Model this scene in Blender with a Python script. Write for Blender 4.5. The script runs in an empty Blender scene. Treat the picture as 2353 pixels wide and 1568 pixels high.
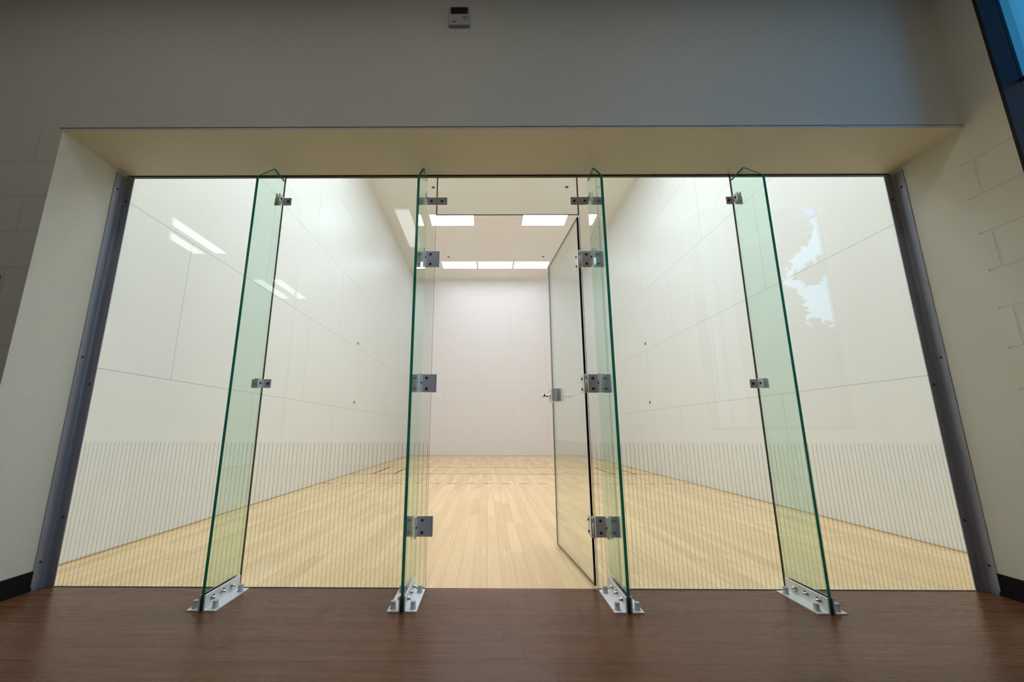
import bpy, bmesh, math, random
from mathutils import Vector, Matrix
random.seed(7)
C = bpy.context.scene.collection
S = bpy.context.scene

# ------------------------------------------------------------------ layout (metres)
GT = 2.529                     # opening head / glass top zone
XL, XR = -2.7176, 2.2963       # visible glass edges
RL, RR = -2.778, 2.353         # reveal faces
REC = 0.404                    # reveal depth
WL, WR = -3.048, 3.038         # court side walls
L, HC = 11.46, 6.4045          # court length and height
LC = 4.0                       # lobby ceiling
FINS = [-1.700, -0.745, 0.331, 1.281]

# ------------------------------------------------------------------ helpers
def add_box(bm, x0, x1, y0, y1, z0, z1, mi=0):
    vs = [bm.verts.new(p) for p in ((x0,y0,z0),(x1,y0,z0),(x1,y1,z0),(x0,y1,z0),(x0,y0,z1),(x1,y0,z1),(x1,y1,z1),(x0,y1,z1))]
    fs = []
    for idx in ((0,3,2,1),(4,5,6,7),(0,1,5,4),(1,2,6,5),(2,3,7,6),(3,0,4,7)):
        f = bm.faces.new([vs[i] for i in idx]); f.material_index = mi; fs.append(f)
    return fs     # bottom, top, front(-Y), +X, back(+Y), -X

def add_prism(bm, pts, axis, a0, a1, mi=0):
    """extrude polygon pts (2D) along axis between a0 and a1"""
    def P(p, a):
        return {'X': (a, p[0], p[1]), 'Y': (p[0], a, p[1]), 'Z': (p[0], p[1], a)}[axis]
    A = [bm.verts.new(P(p, a0)) for p in pts]; B = [bm.verts.new(P(p, a1)) for p in pts]
    fs = [bm.faces.new(A), bm.faces.new(list(reversed(B)))]
    n = len(pts)
    for i in range(n):
        fs.append(bm.faces.new([A[i], B[i], B[(i+1) % n], A[(i+1) % n]]))
    for f in fs: f.material_index = mi
    return fs

def add_cyl(bm, p0, p1, r0, r1=None, seg=20, mi=0, smooth=True):
    r1 = r0 if r1 is None else r1
    p0, p1 = Vector(p0), Vector(p1); d = (p1-p0).normalized()
    u = d.orthogonal().normalized(); v = d.cross(u)
    A, B = [], []
    for i in range(seg):
        a = 2*math.pi*i/seg; w = u*math.cos(a)+v*math.sin(a)
        A.append(bm.verts.new(p0+w*r0)); B.append(bm.verts.new(p1+w*r1))
    fs = []
    for i in range(seg):
        f = bm.faces.new([A[i], A[(i+1) % seg], B[(i+1) % seg], B[i]]); f.smooth = smooth; fs.append(f)
    fs.append(bm.faces.new(list(reversed(A)))); fs.append(bm.faces.new(B))
    for f in fs: f.material_index = mi

def add_lathe(bm, base, axis, prof, seg=20):
    """profile [(dist along axis, radius)] turned about axis from base"""
    base = Vector(base); d = Vector(axis).normalized(); u = d.orthogonal().normalized(); v = d.cross(u)
    rings = []
    for h, r in prof:
        rings.append([bm.verts.new(base+d*h+(u*math.cos(2*math.pi*i/seg)+v*math.sin(2*math.pi*i/seg))*max(r, 1e-5)) for i in range(seg)])
    for a, b in zip(rings, rings[1:]):
        for i in range(seg):
            f = bm.faces.new([a[i], a[(i+1) % seg], b[(i+1) % seg], b[i]]); f.smooth = True
    bm.faces.new(list(reversed(rings[0]))); bm.faces.new(rings[-1])

def obj(name, bm, mats, parent=None, loc=None, bevel=0):
    bmesh.ops.recalc_face_normals(bm, faces=bm.faces)
    me = bpy.data.meshes.new(name); bm.to_mesh(me); bm.free()
    for m in (mats if isinstance(mats, (list, tuple)) else [mats]): me.materials.append(m)
    o = bpy.data.objects.new(name, me); C.objects.link(o)
    if parent: o.parent = parent
    if loc: o.location = loc
    if bevel:
        b = o.modifiers.new('edge', 'BEVEL'); b.width = bevel; b.segments = 2; b.limit_method = 'ANGLE'
    return o

def tag(o, label, cat, group=None):
    o['label'] = label; o['category'] = cat
    if group: o['group'] = group
    return o

def thing(name, label, cat, loc, group=None):
    o = bpy.data.objects.new(name, None); C.objects.link(o); o.location = loc; o.empty_display_size = .05
    return tag(o, label, cat, group)

def struct(name, bm, mats, parent=None, bevel=0):
    o = obj(name, bm, mats, parent, None, bevel)
    if not parent: o['kind'] = 'structure'
    return o

def dup(root, loc, label=None):
    r = root.copy(); C.objects.link(r); r.location = loc
    if label: r['label'] = label
    for ch in list(root.children):
        c = ch.copy(); C.objects.link(c); c.parent = r
        for g in list(ch.children):
            d = g.copy(); C.objects.link(d); d.parent = c
    return r

# ------------------------------------------------------------------ materials
def new_mat(name):
    m = bpy.data.materials.new(name); m.use_nodes = True
    nt = m.node_tree; nt.nodes.clear()
    out = nt.nodes.new('ShaderNodeOutputMaterial')
    return m, nt, out
class N:
    def __init__(s, nt): s.nt = nt
    def __call__(s, typ, **kw):
        n = s.nt.nodes.new(typ)
        for k, v in kw.items():
            if k == 'ins':
                for a, b in v.items():
                    if isinstance(b, bpy.types.NodeSocket): s.nt.links.new(b, n.inputs[a])
                    else: n.inputs[a].default_value = b
            else: setattr(n, k, v)
        return n
    def math(s, op, a, b=0.0, c=None):
        n = s.nt.nodes.new('ShaderNodeMath'); n.operation = op
        for i, v in enumerate((a, b) if c is None else (a, b, c)):
            if isinstance(v, bpy.types.NodeSocket): s.nt.links.new(v, n.inputs[i])
            else: n.inputs[i].default_value = v
        return n.outputs[0]
    def mix(s, f, a, b, mode='MIX'):
        n = s.nt.nodes.new('ShaderNodeMix'); n.data_type = 'RGBA'; n.blend_type = mode
        for k, v in ((0, f), (6, a), (7, b)):
            if isinstance(v, bpy.types.NodeSocket): s.nt.links.new(v, n.inputs[k])
            else: n.inputs[k].default_value = v if k == 0 else (*v, 1) if len(v) == 3 else v
        return n.outputs[2]
    def link(s, a, b): s.nt.links.new(a, b)

def simple(name, col, rough=.5, metal=0.0, spec=.5, bump=0, bscale=60):
    m, nt, out = new_mat(name); n = N(nt)
    geo = n('ShaderNodeTexCoord')
    noi = n('ShaderNodeTexNoise', ins={'Vector': geo.outputs['Object'], 'Scale': bscale, 'Detail': 3.0})
    c = n.mix(noi.outputs['Fac'], tuple(v*.94 for v in col), tuple(min(1, v*1.06) for v in col))
    p = n('ShaderNodeBsdfPrincipled', ins={'Base Color': c, 'Roughness': rough, 'Metallic': metal, 'Specular IOR Level': spec})
    if bump:
        b = n('ShaderNodeBump', ins={'Height': noi.outputs['Fac'], 'Strength': bump, 'Distance': .002}); n.link(b.outputs[0], p.inputs['Normal'])
    n.link(p.outputs[0], out.inputs[0]); return m

def panel_wall(name, col, plane, u0, seam=.6, w=2.413, h=1.266, rough=.38, odd=.5, spec=.35, umin=None):
    """smooth court panels: hairline seams in running bond; plane 'YZ','XZ','XY'"""
    m, nt, out = new_mat(name); n = N(nt)
    geo = n('ShaderNodeNewGeometry'); sx = n('ShaderNodeSeparateXYZ', ins={0: geo.outputs['Position']})
    u = sx.outputs['XYZ'.index(plane[0])]; v = sx.outputs['XYZ'.index(plane[1])]
    cv = n('ShaderNodeCombineXYZ', ins={0: n.math('ADD', u, 50*w - u0), 1: v if plane[1] == 'Z' else n.math('ADD', v, 20*h)})
    br = n('ShaderNodeTexBrick', offset=odd, offset_frequency=2, squash=1.0, squash_frequency=2,
           ins={'Vector': cv.outputs[0], 'Scale': 1.0, 'Mortar Size': .0034, 'Mortar Smooth': .0, 'Brick Width': w, 'Row Height': h})
    sfac = br.outputs['Fac']
    if umin is not None:      # first long panel has no upright seam
        zz = n.math('MODULO', n.math('ADD', v, h/2), h)
        hor = n.math('LESS_THAN', n.math('ABSOLUTE', n.math('SUBTRACT', zz, h/2)), .0034)
        sfac = n.math('MAXIMUM', hor, n.math('MULTIPLY', sfac, n.math('GREATER_THAN', u, umin)))
    noi = n('ShaderNodeTexNoise', ins={'Vector': geo.outputs['Position'], 'Scale': 1.3, 'Detail': 5.0, 'Roughness': .6})
    big = n.mix(noi.outputs['Fac'], tuple(c*.97 for c in col), tuple(c*1.02 for c in col))
    # ball scuffs: sparse little dark marks
    vo = n('ShaderNodeTexVoronoi', ins={'Vector': geo.outputs['Position'], 'Scale': 1.1, 'Randomness': 1.0})
    sc = n.math('MULTIPLY', n.math('LESS_THAN', vo.outputs['Distance'], .016), .35)
    c1 = n.mix(sc, big, tuple(c*.5 for c in col))
    c2 = n.mix(n.math('MULTIPLY', sfac, seam), c1, tuple(c*.35 for c in col))
    p = n('ShaderNodeBsdfPrincipled', ins={'Base Color': c2, 'Roughness': rough, 'Specular IOR Level': spec})
    n.link(p.outputs[0], out.inputs[0]); return m

def block_wall(name, col, plane, u0, umax=None):
    m, nt, out = new_mat(name); n = N(nt)
    geo = n('ShaderNodeNewGeometry'); sx = n('ShaderNodeSeparateXYZ', ins={0: geo.outputs['Position']})
    u = sx.outputs['XYZ'.index(plane[0])]; z = sx.outputs[2]
    cv = n('ShaderNodeCombineXYZ', ins={0: n.math('ADD', u, 40*.4234-u0), 1: z})
    wob = n('ShaderNodeTexNoise', ins={'Vector': geo.outputs['Position'], 'Scale': 25.0, 'Detail': 2.0})
    wv = n('ShaderNodeVectorMath', operation='MULTIPLY_ADD', ins={0: wob.outputs['Color'], 1: (.004, .004, 0), 2: cv.outputs[0]})
    br = n('ShaderNodeTexBrick', offset=.5, offset_frequency=2, squash=1.0,
           ins={'Vector': wv.outputs[0], 'Scale': 1.0, 'Mortar Size': .0045, 'Mortar Smooth': .25, 'Brick Width': .4234, 'Row Height': .2117})
    fac = br.outputs['Fac']
    if umax is not None:
        jit = n('ShaderNodeTexNoise', ins={'Vector': geo.outputs['Position'], 'Scale': 3.0})
        lim = n.math('ADD', n.math('MULTIPLY', jit.outputs['Fac'], .05), umax-.025)
        mk = n.math('MULTIPLY', n.math('SUBTRACT', lim, u), 80.0); mk.node.use_clamp = True
        fac = n.math('MULTIPLY', fac, mk)
        fac = n.math('MULTIPLY', fac, n.math('LESS_THAN', z, 2.45))
    noi = n('ShaderNodeTexNoise', ins={'Vector': geo.outputs['Position'], 'Scale': 90.0, 'Detail': 3.0})
    hgt = n.math('SUBTRACT', n.math('MULTIPLY', noi.outputs['Fac'], .05), fac)
    bp = n('ShaderNodeBump', ins={'Height': hgt, 'Strength': .9, 'Distance': .006})
    c = n.mix(n.math('MULTIPLY', fac, .12), col, tuple(v*.7 for v in col))
    p = n('ShaderNodeBsdfPrincipled', ins={'Base Color': c, 'Roughness': .55, 'Specular IOR Level': .3, 'Normal': bp.outputs[0]})
    n.link(p.outputs[0], out.inputs[0]); return m

def plank_floor(name, along, w, ln, ca, cb, cline, rough, mort, grain, spec=.5, gapmix=.5, u0=0, coat=0):
    m, nt, out = new_mat(name); n = N(nt)
    geo = n('ShaderNodeNewGeometry'); sx = n('ShaderNodeSeparateXYZ', ins={0: geo.outputs['Position']})
    a, b = (sx.outputs[1], sx.outputs[0]) if along == 'Y' else (sx.outputs[0], sx.outputs[1])
    bs = n.math('ADD', b, 100*w - u0)
    row = n.math('FLOOR', n.math('DIVIDE', bs, w))
    wn = n('ShaderNodeTexWhiteNoise', noise_dimensions='1D', ins={'W': row})
    as_ = n.math('ADD', n.math('ADD', a, 60.0), n.math('MULTIPLY', wn.outputs['Value'], ln*2.7))
    cv = n('ShaderNodeCombineXYZ', ins={0: as_, 1: bs})
    br = n('ShaderNodeTexBrick', offset=.0, offset_frequency=2, squash=1.0,
           ins={'Vector': cv.outputs[0], 'Scale': 1.0, 'Mortar Size': mort, 'Mortar Smooth': .1, 'Brick Width': ln, 'Row Height': w})
    cell = n('ShaderNodeCombineXYZ', ins={0: n.math('FLOOR', n.math('DIVIDE', as_, ln)), 1: row})
    w2 = n('ShaderNodeTexWhiteNoise', noise_dimensions='2D', ins={'Vector': cell.outputs[0]})
    # grain stretched along the board
    gv = n('ShaderNodeCombineXYZ', ins={0: n.math('MULTIPLY', as_, 1.6), 1: n.math('MULTIPLY', bs, 120.0 if along == 'X' else 55.0), 2: n.math('MULTIPLY', row, 3.3)})
    g1 = n('ShaderNodeTexNoise', ins={'Vector': gv.outputs[0], 'Scale': 1.0, 'Detail': 5.0, 'Roughness': .65})
    gv2 = n('ShaderNodeCombineXYZ', ins={0: n.math('MULTIPLY', as_, .9), 1: n.math('MULTIPLY', bs, 9.0), 2: row})
    g2 = n('ShaderNodeTexNoise', ins={'Vector': gv2.outputs[0], 'Scale': 1.0, 'Detail': 3.0})
    base = n.mix(w2.outputs['Value'], ca, cb)
    rmp = n('ShaderNodeMapRange', ins={0: g1.outputs['Fac'], 1: .35, 2: .65, 3: 1-grain, 4: 1+grain*.6})
    rmp2 = n('ShaderNodeMapRange', ins={0: g2.outputs['Fac'], 1: .3, 2: .7, 3: 1-grain*.45, 4: 1+grain*.35})
    gm = n.math('MULTIPLY', rmp.outputs[0], rmp2.outputs[0])
    vm = n('ShaderNodeVectorMath', operation='SCALE', ins={0: base, 'Scale': gm})
    c = n.mix(n.math('MULTIPLY', br.outputs['Fac'], gapmix), vm.outputs[0], cline)
    rg = n('ShaderNodeMapRange', ins={0: g1.outputs['Fac'], 1: .3, 2: .7, 3: rough*.9, 4: rough*1.15})
    p = n('ShaderNodeBsdfPrincipled', ins={'Base Color': c, 'Roughness': rg.outputs[0], 'Specular IOR Level': spec, 'Coat Weight': coat, 'Coat Roughness': .12})
    bp = n('ShaderNodeBump', ins={'Height': n.math('SUBTRACT', n.math('MULTIPLY', g1.outputs['Fac'], .25), br.outputs['Fac']), 'Strength': .12 if along == 'X' else .03, 'Distance': .002})
    n.link(bp.outputs[0], p.inputs['Normal'])
    n.link(p.outputs[0], out.inputs[0]); return m

def glass(name, tint, stripes=False, local_y=False):
    m, nt, out = new_mat(name); n = N(nt)
    lw = n('ShaderNodeLayerWeight', ins={'Blend': .5})
    f5 = n.math('POWER', lw.outputs['Facing'], 5.0)
    F = n.math('ADD', n.math('MULTIPLY', f5, .90), .042)
    tr = n('ShaderNodeBsdfTransparent', ins={'Color': (*tint, 1)})
    gl = n('ShaderNodeBsdfGlossy', ins={'Color': (1, 1, 1, 1), 'Roughness': 0.0})
    mx = n('ShaderNodeMixShader', ins={0: F, 1: tr.outputs[0], 2: gl.outputs[0]})
    sh = mx.outputs[0]
    if stripes:
        geo = n('ShaderNodeTexCoord') if local_y else n('ShaderNodeNewGeometry')
        sx = n('ShaderNodeSeparateXYZ', ins={0: geo.outputs['Object' if local_y else 'Position']})
        md = n.math('MODULO', n.math('ADD', sx.outputs[1 if local_y else 0], 10.0), .0245)
        mk = n.math('MULTIPLY', n.math('LESS_THAN', md, .0048), n.math('LESS_THAN', sx.outputs[2], .776))
        df = n('ShaderNodeBsdfDiffuse', ins={'Color': (.42, .40, .35, 1)})
        t2 = n('ShaderNodeBsdfTransparent', ins={'Color': (.70, .68, .62, 1)})
        ln = n('ShaderNodeMixShader', ins={0: .25, 1: t2.outputs[0], 2: df.outputs[0]})
        fin = n('ShaderNodeMixShader', ins={0: n.math('MULTIPLY', mk, .75), 1: sh, 2: ln.outputs[0]}); sh = fin.outputs[0]
    n.link(sh, out.inputs[0]); return m

def edge_glass(name, tcol, dcol):
    """cut glass edge: dark, lit green from inside the sheet"""
    m, nt, out = new_mat(name); n = N(nt)
    tl = n('ShaderNodeBsdfTranslucent', ins={'Color': (*tcol, 1)})
    df = n('ShaderNodeBsdfDiffuse', ins={'Color': (*dcol, 1)})
    ad = n('ShaderNodeAddShader', ins={0: tl.outputs[0], 1: df.outputs[0]})
    gl = n('ShaderNodeBsdfGlossy', ins={'Color': (1, 1, 1, 1), 'Roughness': .15})
    mx = n('ShaderNodeMixShader', ins={0: .04, 1: ad.outputs[0], 2: gl.outputs[0]})
    n.link(mx.outputs[0], out.inputs[0]); return m

def emit(name, col, st):
    m, nt, out = new_mat(name); n = N(nt)
    e = n('ShaderNodeEmission', ins={'Color': (*col, 1), 'Strength': st}); n.link(e.outputs[0], out.inputs[0]); return m

COURT_LAMP = 7.5
LOBBY_LAMP = 4.0
CW = (.82, .825, .815)
m_wl = panel_wall('court_panel_side_a', CW, 'YZ', 2.17+2.413/2, .55)
m_wr = panel_wall('court_panel_side_b', CW, 'YZ', 2.17+2.413/2, .55, umin=1.5)
m_fr = panel_wall('court_panel_front', (.80, .785, .775), 'XZ', .54, .30)
m_ce = panel_wall('court_panel_ceiling', (.85, .83, .78), 'XY', -.67, .25, h=2.413)
CREAM = (.70, .67, .57)
m_cream = simple('cream_wall_paint', CREAM, .55, 0, .3, .15, 45)
m_blkL = block_wall('cream_painted_block', CREAM, 'XZ', -2.9)
m_blkR = block_wall('cream_painted_block_side', CREAM, 'YZ', -.405+.2117, -.345)
m_lob = simple('lobby_paint', (.74, .72, .68), .7)
m_brown = plank_floor('brown_plank_floor', 'X', .1467, 1.2, (.145, .057, .023), (.172, .069, .029), (.045, .020, .010), .27, .0019, .26, .24, .8, -.4, 0)
m_maple = plank_floor('maple_strip_floor', 'Y', .085, .95, (.87, .62, .33), (.76, .52, .26), (.34, .20, .09), .24, .0013, .05, .35, .55, .0, .0)
m_line = simple('court_line_paint', (.26, .13, .06), .6, 0, .05)
m_base = simple('wood_joint', (.52, .40, .28), .5)
m_pane = glass('clear_glass', (.955, .985, .972)); m_str = glass('clear_glass_striped', (.95, .98, .96), True)
m_fin = glass('green_tinted_fin_glass', (.87, .953, .912))
m_door = glass('door_glass', (.93, .965, .945)); m_doors = glass('door_glass_striped', (.93, .965, .945), True, True)
m_edge = edge_glass('fin_cut_edge', (.005, .092, .068), (.004, .03, .022))
m_dark = edge_glass('dark_cut_edge', (.01, .03, .025), (.008, .012, .012))
m_sil = simple('silicone_joint', (.22, .22, .21), .5)
m_steel = simple('brushed_steel', (.76, .75, .77), .42, .15, .5, .05, 120)
m_galv = simple('galvanised_angle', (.33, .335, .40), .42, .3, .5, .1, 30)
m_alu = simple('mill_aluminium', (.96, .965, .97), .38, .25, .5, .05, 80)
m_bolt = simple('dark_bolt', (.06, .06, .065), .35, .6)
m_brt = simple('bright_bolt', (.72, .70, .69), .18, 1.0)
m_cap = simple('grey_bolt_cap', (.54, .55, .56), .45, .2)
m_chrome = simple('chrome', (.75, .74, .73), .12, 1.0)
m_rub = simple('black_vinyl_base', (.008, .007, .008), .6, 0, .15)
m_blk = simple('black_plastic', (.008, .008, .010), .25)
m_wht = simple('white_plastic', (.50, .49, .48), .45)
m_gry = simple('grey_plastic', (.25, .24, .24), .5)
m_shd = simple('window_frame_shade', (.032, .027, .030), .7, 0, .12)  # shade on the jamb return is put into this frame colour
m_lens = emit('court_lamp_lens', (.875, .97, 1.10), COURT_LAMP)
m_lens2 = emit('lobby_lamp_lens', (.93, .97, 1.0), LOBBY_LAMP)
m_lens3 = emit('added_fill_lens', (1.0, .96, .90), 6.3)  # glows in the added lobby fill lights
m_frame = simple('white_lamp_frame', (.80, .79, .77), .4)
m_leaf = simple('dark_leaf', (.02, .035, .012), .6)
m_bark = simple('bark', (.05, .035, .025), .8, bump=.5)
m_wpane = glass('window_glass', (.95, .98, 1.0)); m_tint = glass('blue_film_glass', (.42, .78, .95))

# ------------------------------------------------------------------ setting: lobby
bm = bmesh.new(); add_box(bm, -7.2, 2.9, -8.2, 0.006, -.12, 0.0); struct('floor', bm, m_brown)
bm = bmesh.new(); add_box(bm, -7.2, 2.9, -8.2, -.1, LC, LC+.1); struct('ceiling', bm, m_lob)
bm = bmesh.new(); fs = add_box(bm, -7.2, RL, -REC, .03, 0, 2.526); fs[3].material_index = 1; struct('wall_front', bm, [m_blkL, m_cream])
bm = bmesh.new(); add_box(bm, -7.2, RR+.001, -REC, .03, GT, LC); add_box(bm, -7.2, RL, -REC, .03, 2.526, GT)
add_box(bm, WL-.15, WR+.15, -.15, .03, LC, HC+.15)
add_box(bm, -2.8, 2.36, -REC-.004, -REC+.02, GT+.018, GT+.024)          # thin reveal bead just over the opening
struct('wall_header', bm, m_cream)
bm = bmesh.new()
add_box(bm, RR, 2.55, -.575, -.25, 0, LC); add_box(bm, RR, 3.2, -.25, .03, 0, LC)
add_box(bm, RR, 2.85, -2.5, -.575, 0, .85); add_box(bm, RR, 2.85, -2.5, -.575, 3.62, LC); add_box(bm, RR, 2.85, -8.2, -2.5, 0, LC)
struct('wall_right', bm, m_blkR)
bm = bmesh.new(); add_box(bm, -7.3, -7.2, -8.3, .03, -.12, LC+.1); struct('wall_left', bm, m_lob)
bm = bmesh.new(); add_box(bm, -7.3, 2.9, -8.3, -8.2, -.12, LC+.1); struct('wall_back', bm, m_lob)
# black vinyl base
bm = bmesh.new(); add_prism(bm, [(RL, 0), (RL+.006, 0), (RL+.004, .02), (RL+.003, .098), (RL, .10)], 'Y', -REC-.003, -.064)
add_box(bm, -7.2, RL+.003, -REC-.005, -REC, 0, .10); struct('baseboard_left', bm, m_rub)
bm = bmesh.new(); add_prism(bm, [(RR, 0), (RR-.006, 0), (RR-.004, .02), (RR-.003, .108), (RR, .11)], 'Y', -8.2, -.062); struct('baseboard_right', bm, m_rub)

# window in the right wall of the lobby
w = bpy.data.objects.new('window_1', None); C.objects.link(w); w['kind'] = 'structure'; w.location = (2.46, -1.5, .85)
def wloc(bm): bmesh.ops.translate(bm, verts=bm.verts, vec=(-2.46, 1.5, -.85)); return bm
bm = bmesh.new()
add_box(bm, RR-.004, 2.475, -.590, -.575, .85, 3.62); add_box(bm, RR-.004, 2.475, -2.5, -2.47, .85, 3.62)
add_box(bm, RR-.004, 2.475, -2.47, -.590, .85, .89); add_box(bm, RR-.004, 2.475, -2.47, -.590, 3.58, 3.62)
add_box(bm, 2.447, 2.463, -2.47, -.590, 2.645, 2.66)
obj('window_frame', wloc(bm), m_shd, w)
bm = bmesh.new(); add_box(bm, 2.452, 2.458, -2.47, -.590, .89, 2.645); obj('pane', wloc(bm), m_wpane, w)
bm = bmesh.new(); add_box(bm, 2.452, 2.458, -2.47, -.590, 2.66, 3.58); obj('upper_pane', wloc(bm), m_tint, w)

# ------------------------------------------------------------------ setting: court
bm = bmesh.new(); add_box(bm, WL-.15, WR+.15, .006, L+.15, -.12, 0.0)
zl = .0006
def strip(x0, x1, y0, y1): add_box(bm, x0, x1, y0, y1, 0, zl, 1)
strip(WL, WR, 5.71, 5.76); strip(WL, WR, 7.12, 7.17)
x = WL+.02
while x < WR-.1: strip(x, x+.15, 4.28, 4.33); x += .292
for s in (WL+.43, WL+.86, WR-.43, WR-.86): strip(s-.022, s+.022, 5.755, 7.12)
struct('floor_court', bm, [m_maple, m_line])
bm = bmesh.new(); add_box(bm, WL-.15, WR+.15, .03, L+.15, HC, HC+.15); struct('ceiling_court', bm, m_ce)
bm = bmesh.new(); add_box(bm, WL-.15, WL, .03, L, 0, HC); struct('wall_court_left', bm, m_wl)
bm = bmesh.new(); add_box(bm, WR, WR+.15, .03, L, 0, HC); struct('wall_court_right', bm, m_wr)
bm = bmesh.new(); add_box(bm, WL-.15, WR+.15, L, L+.15, 0, HC); struct('wall_court_front', bm, m_fr)
# thin dark joint where panels meet the maple
bm = bmesh.new(); add_box(bm, WL, WL+.006, .03, L, 0, .012); struct('trim_1', bm, m_base)
bm = bmesh.new(); add_box(bm, WR-.006, WR, .03, L, 0, .012); struct('trim_2', bm, m_base)
bm = bmesh.new(); add_box(bm, WL, WR, L-.006, L, 0, .012); struct('trim_3', bm, m_base)

# ------------------------------------------------------------------ glass wall
G0, G1 = 0.0, .012
def pane_mesh(x0, x1, z0, z1, stripes=True):
    bm = bmesh.new(); fs = add_box(bm, x0, x1, G0, G1, z0, z1)
    for i, f in enumerate(fs):
        f.material_index = 2
        if i == 2: f.material_index = 1 if stripes else 0
        if i == 4 or (i == 0 and z0 < 1): f.material_index = 0
    return bm
def panel(name, x0, x1, z0, z1, label, stripes=True):
    t = tag(obj(name, pane_mesh(x0, x1, z0, z1, stripes), [m_pane, m_str, m_dark]), label, 'glass panel', 'fixed panes of the glass wall')
    return t
DL, DR = -.678, .262
TZ = 2.238
P = [panel('glass_sheet', XL-.03, FINS[0]-.002, .004, 2.527, 'striped-bottom glass sheet mirroring a twin strip lamp, against the steel jamb'),
     panel('glass_sheet', FINS[0]+.002, DL, .004, 2.527, 'striped-bottom glass sheet on the latch side of the open doorway'),
     panel('glass_sheet', DR, FINS[3]-.002, .004, 2.527, 'striped-bottom glass sheet on the hinge side of the open door'),
     panel('glass_sheet', FINS[3]+.002, XR+.03, .004, 2.527, 'striped-bottom glass sheet mirroring tree-dappled sky, against the steel jamb'),
     panel('transom_glass', DL+.006, DR-.006, TZ, 2.527, 'short plain glass transom pane above the open doorway', False)]
# sealant lines between panes
for a_, b_, z0, z1, par in ((FINS[0]-.002, FINS[0]+.002, .004, 2.527, P[0]), (FINS[3]-.002, FINS[3]+.002, .004, 2.527, P[3]),
                            (DL, DL+.006, TZ, 2.527, P[4]), (DR-.006, DR, TZ, 2.527, P[4])):
    bm = bmesh.new(); add_box(bm, a_, b_, G0, G1, z0, z1); obj('sealant', bm, m_sil, par)
# thin gasket along the head
bm = bmesh.new(); add_box(bm, RL, RR, -.002, .03, 2.527, GT); tag(obj('head_channel', bm, m_blk), 'thin dark channel holding the glass wall along the opening head', 'channel')
bm = bmesh.new()
add_box(bm, XL-.05, DL, -.001, .004, 0, .003); add_box(bm, DR, XR+.05, -.001, .004, 0, .003)
o = obj('trim_4', bm, m_sil); o['kind'] = 'structure'

# fins
prof = [(-.285, .004), (-.0012, .004), (-.0012, 2.482), (-.130, 2.484), (-.281, 2.322)]
def fin(x, label):
    bm = bmesh.new(); fs = add_prism(bm, prof, 'X', -.0075, .0075)
    for i, f in enumerate(fs): f.material_index = 0 if i in (0, 1, 3) else 1
    return tag(obj('glass_fin', bm, [m_fin, m_edge], None, (x, 0, 0)), label, 'glass fin', 'upright glass fins')
fin(FINS[0], 'leftmost of the four tall green-edged glass fins')
fin(FINS[1], 'tall green-edged glass fin on the latch side of the doorway, farther from the open door')
fin(FINS[2], 'tall green-edged glass fin right beside the hinges of the open door')
fin(FINS[3], 'rightmost of the four tall green-edged glass fins, near the tree reflections')

# floor shoes: two aluminium angles bolted through each fin
def shoe(loc, label):
    t = thing('fin_shoe', label, 'bracket', loc, 'floor shoes clamping the glass fins')
    for s in (-1, 1):
        bm = bmesh.new(); a = .0095
        pts = [(s*a, 0), (s*.070, 0), (s*.070, .005), (s*(a+.010), .005), (s*(a+.0065), .009), (s*(a+.006), .068), (s*(a+.004), .070), (s*a, .070)]
        add_prism(bm, pts, 'Y', -.290, -.020)
        obj('angle', bm, m_alu, t)
        for y in (-.238, -.162, -.088):
            bm = bmesh.new(); add_lathe(bm, (s*(a+.0082), y, .040), (s, 0, 0), [(0, .0095), (.004, .0095), (.010, .0085), (.0135, .005), (.0145, 0.0005)])
            bo = obj('bolt', bm, m_brt, t)
            bm = bmesh.new(); add_lathe(bm, (s*(a+.006), y, .040), (s, 0, 0), [(0, .0175), (.0022, .0170)])
            obj('washer', bm, m_brt, bo)
        for y in (-.258, -.062):
            bm = bmesh.new(); add_lathe(bm, (s*.048, y, .005), (0, 0, 1), [(0, .0155), (.002, .0155), (.0022, .0135), (.030, .0125), (.033, .011)])
            obj('anchor_cap', bm, m_cap, t)
    bm = bmesh.new(); add_box(bm, -.0095, -.0076, -.286, -.022, 0.001, .068); add_box(bm, .0076, .0095, -.286, -.022, 0.001, .068); obj('gasket', bm, m_blk, t)
    return t
s0 = shoe((FINS[0], 0, 0), 'aluminium floor shoe under the leftmost glass fin')
dup(s0, (FINS[1], 0, 0), 'aluminium floor shoe under the fin on the latch side of the doorway')
dup(s0, (FINS[2], 0, 0), 'aluminium floor shoe under the fin beside the open door hinges')
dup(s0, (FINS[3], 0, 0), 'aluminium floor shoe under the rightmost glass fin')

def screw(parent, p, axis, r=.0085, name='screw', m=None):
    bm = bmesh.new(); add_lathe(bm, p, axis, [(0, r), (.003, r*.95), (.006, r*.6), (.0068, r*.25)], 14); return obj(name, bm, m or m_bolt, parent)
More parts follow.
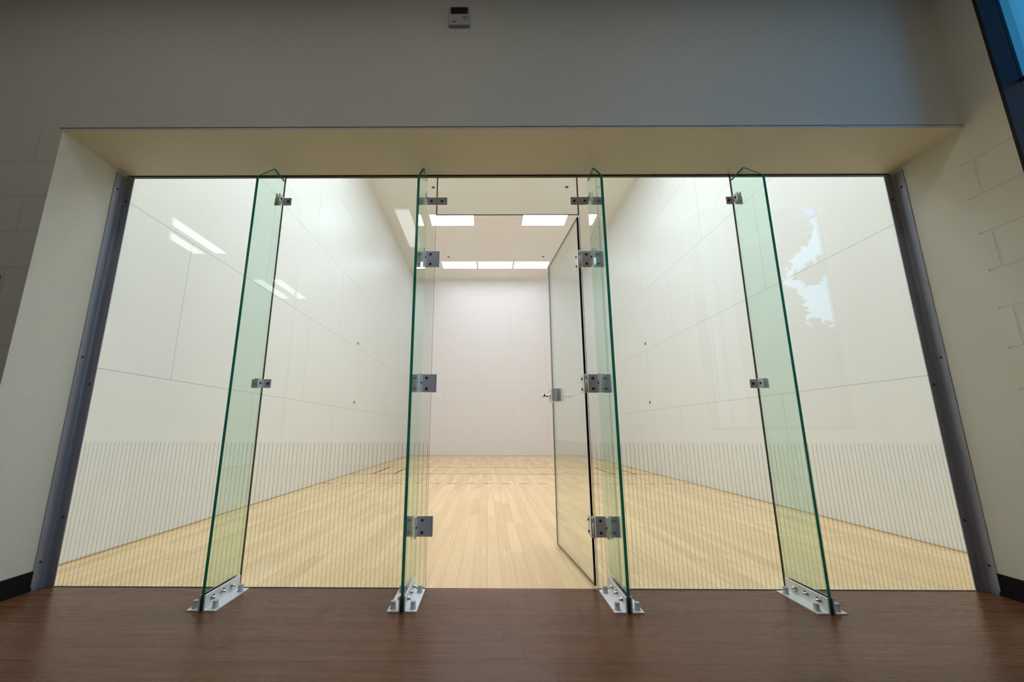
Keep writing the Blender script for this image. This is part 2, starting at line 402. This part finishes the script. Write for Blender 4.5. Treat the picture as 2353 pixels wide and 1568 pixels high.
# clips: pairs of steel angles joining fin to panes
def clip(loc, lw, rw, h, label, grp, two=False, tab=.062, right_holes=None, name='glass_clip'):
    t = thing(name, label, 'bracket', loc, grp)
    for s, wdt in ((-1, lw), (1, rw)):
        a = .0078
        bm = bmesh.new()
        pts = [(s*a, -.0015), (s*wdt, -.0015), (s*wdt, -.0055), (s*(a+.009), -.0055), (s*(a+.0045), -.010), (s*(a+.004), -tab), (s*a, -tab)]
        add_prism(bm, pts, 'Z', -h/2, h/2)
        obj('angle', bm, m_steel, t, None, .0012)
        hs = right_holes if (s > 0 and right_holes) else [(a+(wdt-a)*.62)]
        for hx in hs:
            for zz in ((-h*.30, h*.30) if two else (0,)):
                screw(t, (s*hx, -.0055, zz), (0, -1, 0))
        screw(t, (s*(a+.004), -tab*.62, 0), (s, 0, 0), .007)
    return t
g1 = 'small steel clips on the glass fins'
clip((FINS[0], 0, 2.331), .050, .062, .054, 'small steel clip near the top of the leftmost glass fin', g1)
clip((FINS[0], 0, 1.120), .060, .058, .053, 'small steel clip halfway up the leftmost glass fin', g1)
clip((FINS[3], 0, 2.333), .050, .056, .054, 'small steel clip near the top of the rightmost glass fin', g1)
clip((FINS[3], 0, 1.123), .053, .058, .053, 'small steel clip halfway up the rightmost glass fin', g1)
clip((FINS[1], 0, 2.332), .048, .140, .054, 'long steel clip tying the latch-side fin to the transom pane', g1, right_holes=[.035, .105])
t = clip((FINS[2], 0, 2.332), .122, .095, .056, 'long steel clip tying the hinge-side fin to the transom pane', g1)
screw(t, (-.098, -.0055, 0), (0, -1, 0)); screw(t, (-.030, -.0055, 0), (0, -1, 0))
for c in [c for c in t.children if c.name.startswith('screw')][:1]: bpy.data.objects.remove(c)
g2 = 'square steel stop plates at the doorway'
for z, lab in ((1.921, 'upper square steel plate on the latch-side fin'), (1.123, 'middle square steel plate on the latch-side fin'), (.318, 'lowest square steel plate on the latch-side fin')):
    t = clip((FINS[1], 0, z), .054, .098, .109, lab, g2, True, name='stop_plate', right_holes=[.040], tab=.058)
    bm = bmesh.new(); add_box(bm, .0935, .0985, -.0055, .030, -.0535, .0535); obj('stop_lip', bm, m_steel, t, None, .001)

# ------------------------------------------------------------------ door, open into the court
hx, hy = .258, .020
ang = math.atan2(.188-.254, .82)           # lean of the open leaf
door = bpy.data.objects.new('door_1', None); C.objects.link(door)
door.location = (hx, hy, 0); door.rotation_euler = (0, 0, -ang); door['kind'] = 'structure'
door['label'] = 'frameless glass door swung open into the court'
DW = .80
bm = bmesh.new(); fs = add_box(bm, -.012, 0, 0, DW, .012, 2.225)
for i, f in enumerate(fs): f.material_index = {3: 0, 5: 2}.get(i, 1)
obj('door_pane', bm, [m_door, m_dark, m_doors], door)
bm = bmesh.new(); add_box(bm, -.012, 0, -.006, 0, .012, 2.225); obj('edge_seal', bm, m_blk, door)
# latch case and levers near the free edge
zc = 1.115
bm = bmesh.new(); add_box(bm, -.055, -.012, DW-.165, DW-.03, zc-.05, zc+.05); case = obj('lock_case', bm, m_steel, door, None, .002)
bm = bmesh.new(); add_box(bm, .0, .016, DW-.165, DW-.03, zc-.05, zc+.05); obj('lock_plate', bm, m_steel, door, None, .002)
bm = bmesh.new()
add_lathe(bm, (-.055, DW-.10, zc-.005), (-1, 0, 0), [(0, .027), (.006, .026), (.010, .018), (.016, .011), (.045, .010), (.047, .014), (.062, .014), (.066, .006)])
add_cyl(bm, (-.112, DW-.10, zc-.005), (-.118, DW-.19, zc-.008), .011, .009)
obj('lever_handle', bm, m_chrome, case)
bm = bmesh.new(); add_lathe(bm, (-.055, DW-.055, zc+.026), (-1, 0, 0), [(0, .010), (.008, .009), (.010, .004)]); obj('thumb_turn', bm, m_chrome, case)

g3 = 'steel door hinges'
def hinge(z, label):
    t = thing('door_hinge', label, 'hinge', (FINS[2], 0, z), g3); h = .112
    for s, wdt in ((-1, .0655), (1, .070)):
        bm = bmesh.new(); a = .0078; tab = .058
        pts = [(s*a, -.0015), (s*wdt, -.0015), (s*wdt, -.0055), (s*(a+.009), -.0055), (s*(a+.0045), -.010), (s*(a+.004), -tab), (s*a, -tab)]
        add_prism(bm, pts, 'Z', -h/2, h/2); obj('plate', bm, m_steel, t, None, .0015)
        for zz in (-.032, .032): screw(t, (s*.038, -.0055, zz), (0, -1, 0))
        screw(t, (s*(a+.004), -tab*.6, 0), (s, 0, 0), .007)
    bm = bmesh.new()
    add_cyl(bm, (-.0785, -.012, -h/2), (-.0785, -.012, h/2-.03), .0085); add_cyl(bm, (-.0785, -.012, h/2-.029), (-.0785, -.012, h/2), .0085)
    obj('knuckle', bm, m_steel, t)
    bm = bmesh.new(); add_box(bm, -.0925, -.0885, -.012, .062, -h/2, h/2); obj('door_leaf', bm, m_steel, t, None, .0015)
    bm = bmesh.new(); add_box(bm, -.0885, -.0700, -.0075, -.0035, -h/2, h/2); obj('bent_leaf', bm, m_steel, t, None, .001)
    for zz in (-.032, .032): screw(t, (-.0925, .036, zz), (-1, 0, 0))
    return t
hinge(1.921, 'upper steel hinge of the open glass door'); hinge(1.123, 'middle steel hinge of the open glass door'); hinge(.318, 'lowest steel hinge of the open glass door')

# ------------------------------------------------------------------ steel angle jambs
def jamb(x, s, xin, label):
    """s=+1: opening lies towards +X"""
    t = thing('steel_jamb', label, 'jamb', (x, 0, 0), 'steel angles at the ends of the glass wall')
    wdt = abs(xin-x)
    pts = [(0, -.068), (s*.004, -.068), (s*.005, -.022)]
    for k in range(7):
        a = math.pi/2*k/6
        pts.append((s*(.005+.016*(1-math.cos(a))), -.022+.016*math.sin(a)))
    pts += [(s*wdt, -.006), (s*wdt, -.001), (0, -.001)]
    bm = bmesh.new(); fs = add_prism(bm, pts, 'Z', 0, GT-.014)
    obj('angle', bm, m_galv, t)
    for z in (2.332, 1.117, .36): screw(t, (s*.040, -.006, z), (0, -1, 0), .007)
    for z in (2.40, 1.275, .14): screw(t, (s*.0045, -.045, z), (s, 0, 0), .006)
    return t
jamb(RL, 1, XL+.002, 'grey steel angle between the block pier and the lamp-mirroring glass')
jamb(RR, -1, XR-.002, 'grey steel angle between the tree-mirroring glass and the side wall')

# ------------------------------------------------------------------ court lamps
def lamp(loc, label):
    t = thing('ceiling_light', label, 'ceiling light', loc, 'recessed lights in the court ceiling')
    bm = bmesh.new(); a, b = .580, .280
    for x0, x1, y0, y1 in ((-a-.018, a+.018, -b-.018, -b), (-a-.018, a+.018, b, b+.018), (-a-.018, -a, -b, b), (a, a+.018, -b, b)): add_box(bm, x0, x1, y0, y1, -.008, -.0005)
    obj('frame', bm, m_frame, t)
    bm = bmesh.new(); add_box(bm, -a, a, -b, b, -.004, -.001); obj('lens', bm, m_lens, t)
    for s in (-1, 1):
        bm = bmesh.new(); add_box(bm, s*(a-.05)-.018, s*(a-.05)+.018, -.006, .006, -.007, -.004); obj('latch', bm, m_frame, t)
    return t
zc_ = HC
l0 = lamp((-1.283, 7.25, zc_), 'ceiling light on the latch side in the nearer row of two')
l0['label'] = 'left of the two lights in the nearer court ceiling row'
dup(l0, (1.190, 7.25, zc_), 'right of the two lights in the nearer court ceiling row')
dup(l0, (-1.288, 10.15, zc_), 'left light in the far court ceiling row of three')
dup(l0, (-.065, 10.15, zc_), 'middle light in the far court ceiling row of three')
dup(l0, (1.155, 10.15, zc_), 'right light in the far court ceiling row of three')
for x, y in [(x, y) for y in (.75, 1.9, 3.05, 4.2) for x in (-1.285, -.065, 1.155)] + [(x, y) for y in (.75, 1.9, 3.05) for x in (-2.42, 2.36)]:  # extra unseen rows, added to brighten the near end of the court
    dup(l0, (x, y, zc_), 'added court ceiling light, unseen above the opening head')['group'] = 'added court fill lights out of view above the opening'

# anchor sockets in court walls and ceiling
def socket(loc, ax, label, r=.034):
    t = thing('net_socket', label, 'wall anchor', loc, 'dark anchor sockets of the court')
    bm = bmesh.new(); add_lathe(bm, (0, 0, 0), ax, [(0, r), (.004, r*.97), (.006, r*.75)]); obj('rim', bm, m_gry, t)
    bm = bmesh.new(); add_lathe(bm, tuple(v*.0061 for v in ax), ax, [(0, r*.62), (.002, r*.55)]); obj('plug', bm, m_blk, t)
    return t
socket((WL, 5.63, 2.635), (1, 0, 0), 'dark oval-looking anchor socket, upper of two on the wall behind the latch-side panes')
socket((WL, 5.62, 1.408), (1, 0, 0), 'dark oval-looking anchor socket, lower of two on the wall behind the latch-side panes')
socket((WR, 5.82, 2.675), (-1, 0, 0), 'dark oval-looking anchor socket, upper of two on the wall behind the hinge-side panes')
socket((WR, 5.83, 1.43), (-1, 0, 0), 'dark oval-looking anchor socket, lower of two on the wall behind the hinge-side panes')
socket((-1.6, 5.816, HC), (0, 0, -1), 'dark ceiling socket seen just above the long latch-side clip', .045)
socket((1.505, 5.813, HC), (0, 0, -1), 'dark ceiling socket seen through the transom near the hinge-side clip', .045)
socket((-1.6, 9.52, HC), (0, 0, -1), 'dark ceiling socket beside the left lamp of the far row', .045)
socket((1.475, 9.51, HC), (0, 0, -1), 'dark ceiling socket beside the right lamp of the far row', .045)

# ------------------------------------------------------------------ thermostat on the header
t = thing('thermostat', 'white wall thermostat with a black screen above the opening', 'thermostat', (-.511, -REC, 3.306))
bm = bmesh.new(); add_box(bm, -.064, .064, -.017, 0, -.066, .066); obj('body', bm, m_wht, t, None, .004)
bm = bmesh.new(); add_box(bm, -.051, .052, -.0185, -.017, .014, .063); obj('screen', bm, m_blk, t)
for x_, z_, w_ in ((.030, -.008, .012), (.052, -.002, .005), (.034, -.026, .006), (.050, -.017, .009)):
    bm = bmesh.new(); add_box(bm, x_-w_, x_+w_, -.019, -.017, z_-.004, z_+.004); obj('button', bm, m_gry if w_ != .005 else m_wht, t, None, .001)
bm = bmesh.new(); add_cyl(bm, (-.034, -.0178, -.043), (-.034, -.017, -.043), .0045, mi=0); add_box(bm, -.028, -.018, -.0178, -.017, -.046, -.040); obj('maker_mark', bm, m_blk, t)
# dark plate on the block pier, only its corner enters the picture
t = thing('wall_plate', 'small black plate on the block pier, cut off by the picture edge', 'wall plate', (-3.0, -REC, 1.57))
bm = bmesh.new(); add_box(bm, -.10, .083, -.010, 0, -.08, .075); obj('cover', bm, m_blk, t, None, .002)

# ------------------------------------------------------------------ lobby lights (strips seen mirrored in the glass, fill downlights added)
def lobby_lamp(loc, label):
    t = thing('ceiling_light', label, 'ceiling light', loc, 'twin strip lights in the lobby ceiling')
    bm = bmesh.new(); add_box(bm, -.34, .34, -.64, .64, -.012, -.0005); obj('housing', bm, m_frame, t)
    for s in (-1, 1):
        bm = bmesh.new(); add_box(bm, s*.2-.10, s*.2+.10, -.60, .60, -.016, -.012); obj('lens', bm, m_lens2, t)
    return t
k0 = lobby_lamp((-5.36, -3.60, LC), 'twin strip lobby light mirrored in the outer glass panel beside the block pier')
dup(k0, (-5.03, -6.05, LC), 'twin strip lobby light mirrored faintly across the leftmost glass fin')
t = thing('ceiling_light', 'single strip lobby light mirrored beside the latch-side glass fin', 'ceiling light', (-1.58, -3.36, LC))
bm = bmesh.new(); add_box(bm, -.15, .15, -.62, .62, -.012, -.0005); obj('housing', bm, m_frame, t)
bm = bmesh.new(); add_box(bm, -.105, .105, -.59, .59, -.016, -.012); obj('lens', bm, m_lens2, t)

def fill_lamp(loc, label):
    """added unseen fill downlight, its deep skirt shaping the light on the header"""
    t = thing('ceiling_light', label, 'ceiling light', loc, 'added deep-skirted fill lights above the opening')
    bm = bmesh.new(); d = .11
    add_box(bm, -.62, .62, -.17, .17, -.012, -.0005)
    for x0, x1, y0, y1 in ((-.62, .62, -.17, -.16), (-.62, .62, .16, .17), (-.62, -.61, -.16, .16), (.61, .62, -.16, .16)): add_box(bm, x0, x1, y0, y1, -d, -.012)
    obj('housing', bm, m_blk, t)
    bm = bmesh.new(); add_box(bm, -.60, .60, -.15, .15, -.016, -.012); obj('lens', bm, m_lens3, t)
    return t
d0 = fill_lamp((-2.5, -1.62, LC), 'added lobby fill downlight overhead, above the opening head and out of view')  # added out of view to brighten header and lobby floor
for x in (-.7, 1.2): dup(d0, (x, -1.62, LC))
# ------------------------------------------------------------------ tree outside the lobby window
def tree(loc, label, h, cl, nleaf, seed):
    """trunk with limbs, crown of many leaf blades gathered in clumps (x, y, z, radius)"""
    rnd = random.Random(seed)
    t = thing('leafy_tree', label, 'tree', loc, 'trees outside the lobby window')
    bm = bmesh.new(); add_cyl(bm, (0, 0, 0), (.1, .05, h*.62), .16, .08, 12)
    for cx_, cy_, cz_, cr_ in cl[::3]:
        add_cyl(bm, (.06, .03, min(cz_*.6, h*.5)), (cx_, cy_, cz_), .05, .012, 8)
    obj('trunk', bm, m_bark, t)
    bm = bmesh.new(); wsum = [c_[3]**2 for c_ in cl]
    for k in range(nleaf):
        cx_, cy_, cz_, cr_ = rnd.choices(cl, wsum)[0]
        while True:
            q = Vector((rnd.uniform(-1, 1), rnd.uniform(-1, 1), rnd.uniform(-1, 1)))
            if q.length < 1: break
        p_ = Vector((cx_, cy_, cz_))+q*cr_
        u = Vector((rnd.uniform(-1, 1), rnd.uniform(-1, 1), rnd.uniform(-1, 1))).normalized(); v = u.orthogonal().normalized()
        s_ = rnd.uniform(.07, .14)
        bm.faces.new([bm.verts.new(p_+q_) for q_ in (u*s_, v*s_*.5, -u*s_, -v*s_*.5)])
    obj('foliage', bm, m_leaf, t); return t
def open_crown(loc, clumps):
    """leave two gaps of open sky in the crowns, where the window looks past them"""
    keep = []
    for a_, b_, c_, r_ in clumps:
        k_ = (loc[0]+a_+.34)/2.8; yw = 2.335+(loc[1]+b_-2.335)/k_; zw = .84+(loc[2]+c_-.84)/k_; rw = r_/k_*.9
        if any(zw+rw > z0 and zw-rw < z1 and yw+rw > y0 for z0, z1, y0 in ((2.34, 2.62, -.84), (1.80, 2.06, -.90))): continue
        keep.append((a_, b_, c_, r_))
    return keep
rr_ = random.Random(11)
crown = [(rr_.uniform(-1.2, 1.2), rr_.uniform(-1.9, 2.0), rr_.uniform(1.0, 8.6), rr_.uniform(.4, .75)) for _ in range(90)] + [(.0, 3.0, 6.05, .45), (.1, 2.9, 6.9, .5), (.0, 3.0, 7.7, .5)]
tree((6.2, -7.75, -.3), 'broad dark leafy tree outside the lobby window', 8.2, open_crown((6.2, -7.75, -.3), crown), 34000, 3)
crown = [(rr_.uniform(-.45, .45), rr_.uniform(-.7, .6), rr_.uniform(.6, 2.25), rr_.uniform(.32, .46)) for _ in range(18)] + [(.0, .22, 3.43, .15), (-.05, -.1, 3.40, .15)]
tree((4.4, -2.95, -.3), 'lower bushy tree close outside the lobby window', 2.6, open_crown((4.4, -2.95, -.3), crown), 6500, 5)
crown = [(rr_.uniform(-1., 1.), rr_.uniform(-2.2, 2.2), rr_.uniform(.8, 5.4), rr_.uniform(.6, .9)) for _ in range(36)]
tree((6.8, -13.1, -.3), 'dark leafy tree farthest down outside the lobby window', 5.6, open_crown((6.8, -13.1, -.3), crown), 15000, 9)
bm = bmesh.new(); add_box(bm, 3.2, 40, -30, 30, -.5, -.3); o = obj('ground', bm, simple('lawn', (.05, .08, .03), .9)); o['kind'] = 'structure'

# ------------------------------------------------------------------ sky
wd = bpy.data.worlds.new('World'); S.world = wd; wd.use_nodes = True
nt = wd.node_tree; nt.nodes.clear(); n = N(nt)
out = nt.nodes.new('ShaderNodeOutputWorld')
tc = n('ShaderNodeTexCoord'); sx = n('ShaderNodeSeparateXYZ', ins={0: tc.outputs['Generated']})
rp = n('ShaderNodeValToRGB', ins={0: sx.outputs[2]})
e = rp.color_ramp.elements; e[0].position = .0; e[0].color = (.55, .78, 1, 1); e[1].position = .85; e[1].color = (.012, .05, .15, 1)
x = e.new(.43); x.color = (.30, .62, 1, 1)
x = e.new(.53); x.color = (.07, .32, .85, 1)
x = e.new(.61); x.color = (.018, .06, .18, 1)
bg = n('ShaderNodeBackground', ins={0: rp.outputs[0], 1: 3.6}); n.link(bg.outputs[0], out.inputs[0])

# ------------------------------------------------------------------ camera
f, cx, cy = 896.47, 1113.30, 811.585
p, r, y = .1969, .0018, -.0071
fwd = Vector((math.sin(y)*math.cos(p), math.cos(y)*math.cos(p), math.sin(p)))
right = Vector((math.cos(y), -math.sin(y), 0)); up = right.cross(fwd)
r2 = right*math.cos(r)+up*math.sin(r); u2 = -right*math.sin(r)+up*math.cos(r)
cam = bpy.data.cameras.new('camera'); co = bpy.data.objects.new('camera', cam); C.objects.link(co)
M = Matrix((r2, u2, -fwd)).transposed().to_4x4(); M.translation = Vector((-.3407, -2.3347, .8435)); co.matrix_world = M
cam.sensor_width = 36; cam.sensor_fit = 'HORIZONTAL'; cam.lens = f/2353*36
cam.shift_x = (2353/2-cx)/2353; cam.shift_y = (cy-1568/2)/2353
cam.clip_start = .05; cam.clip_end = 200
S.camera = co

vs = S.view_settings; vs.view_transform = 'Standard'; vs.look = 'None'; vs.exposure = 0; vs.gamma = 1; vs.use_curve_mapping = False
S.cycles.max_bounces = 14; S.cycles.diffuse_bounces = 7; S.cycles.glossy_bounces = 6; S.cycles.transparent_max_bounces = 24; S.cycles.transmission_bounces = 8
S.cycles.use_denoising = True; S.cycles.sample_clamp_indirect = 6
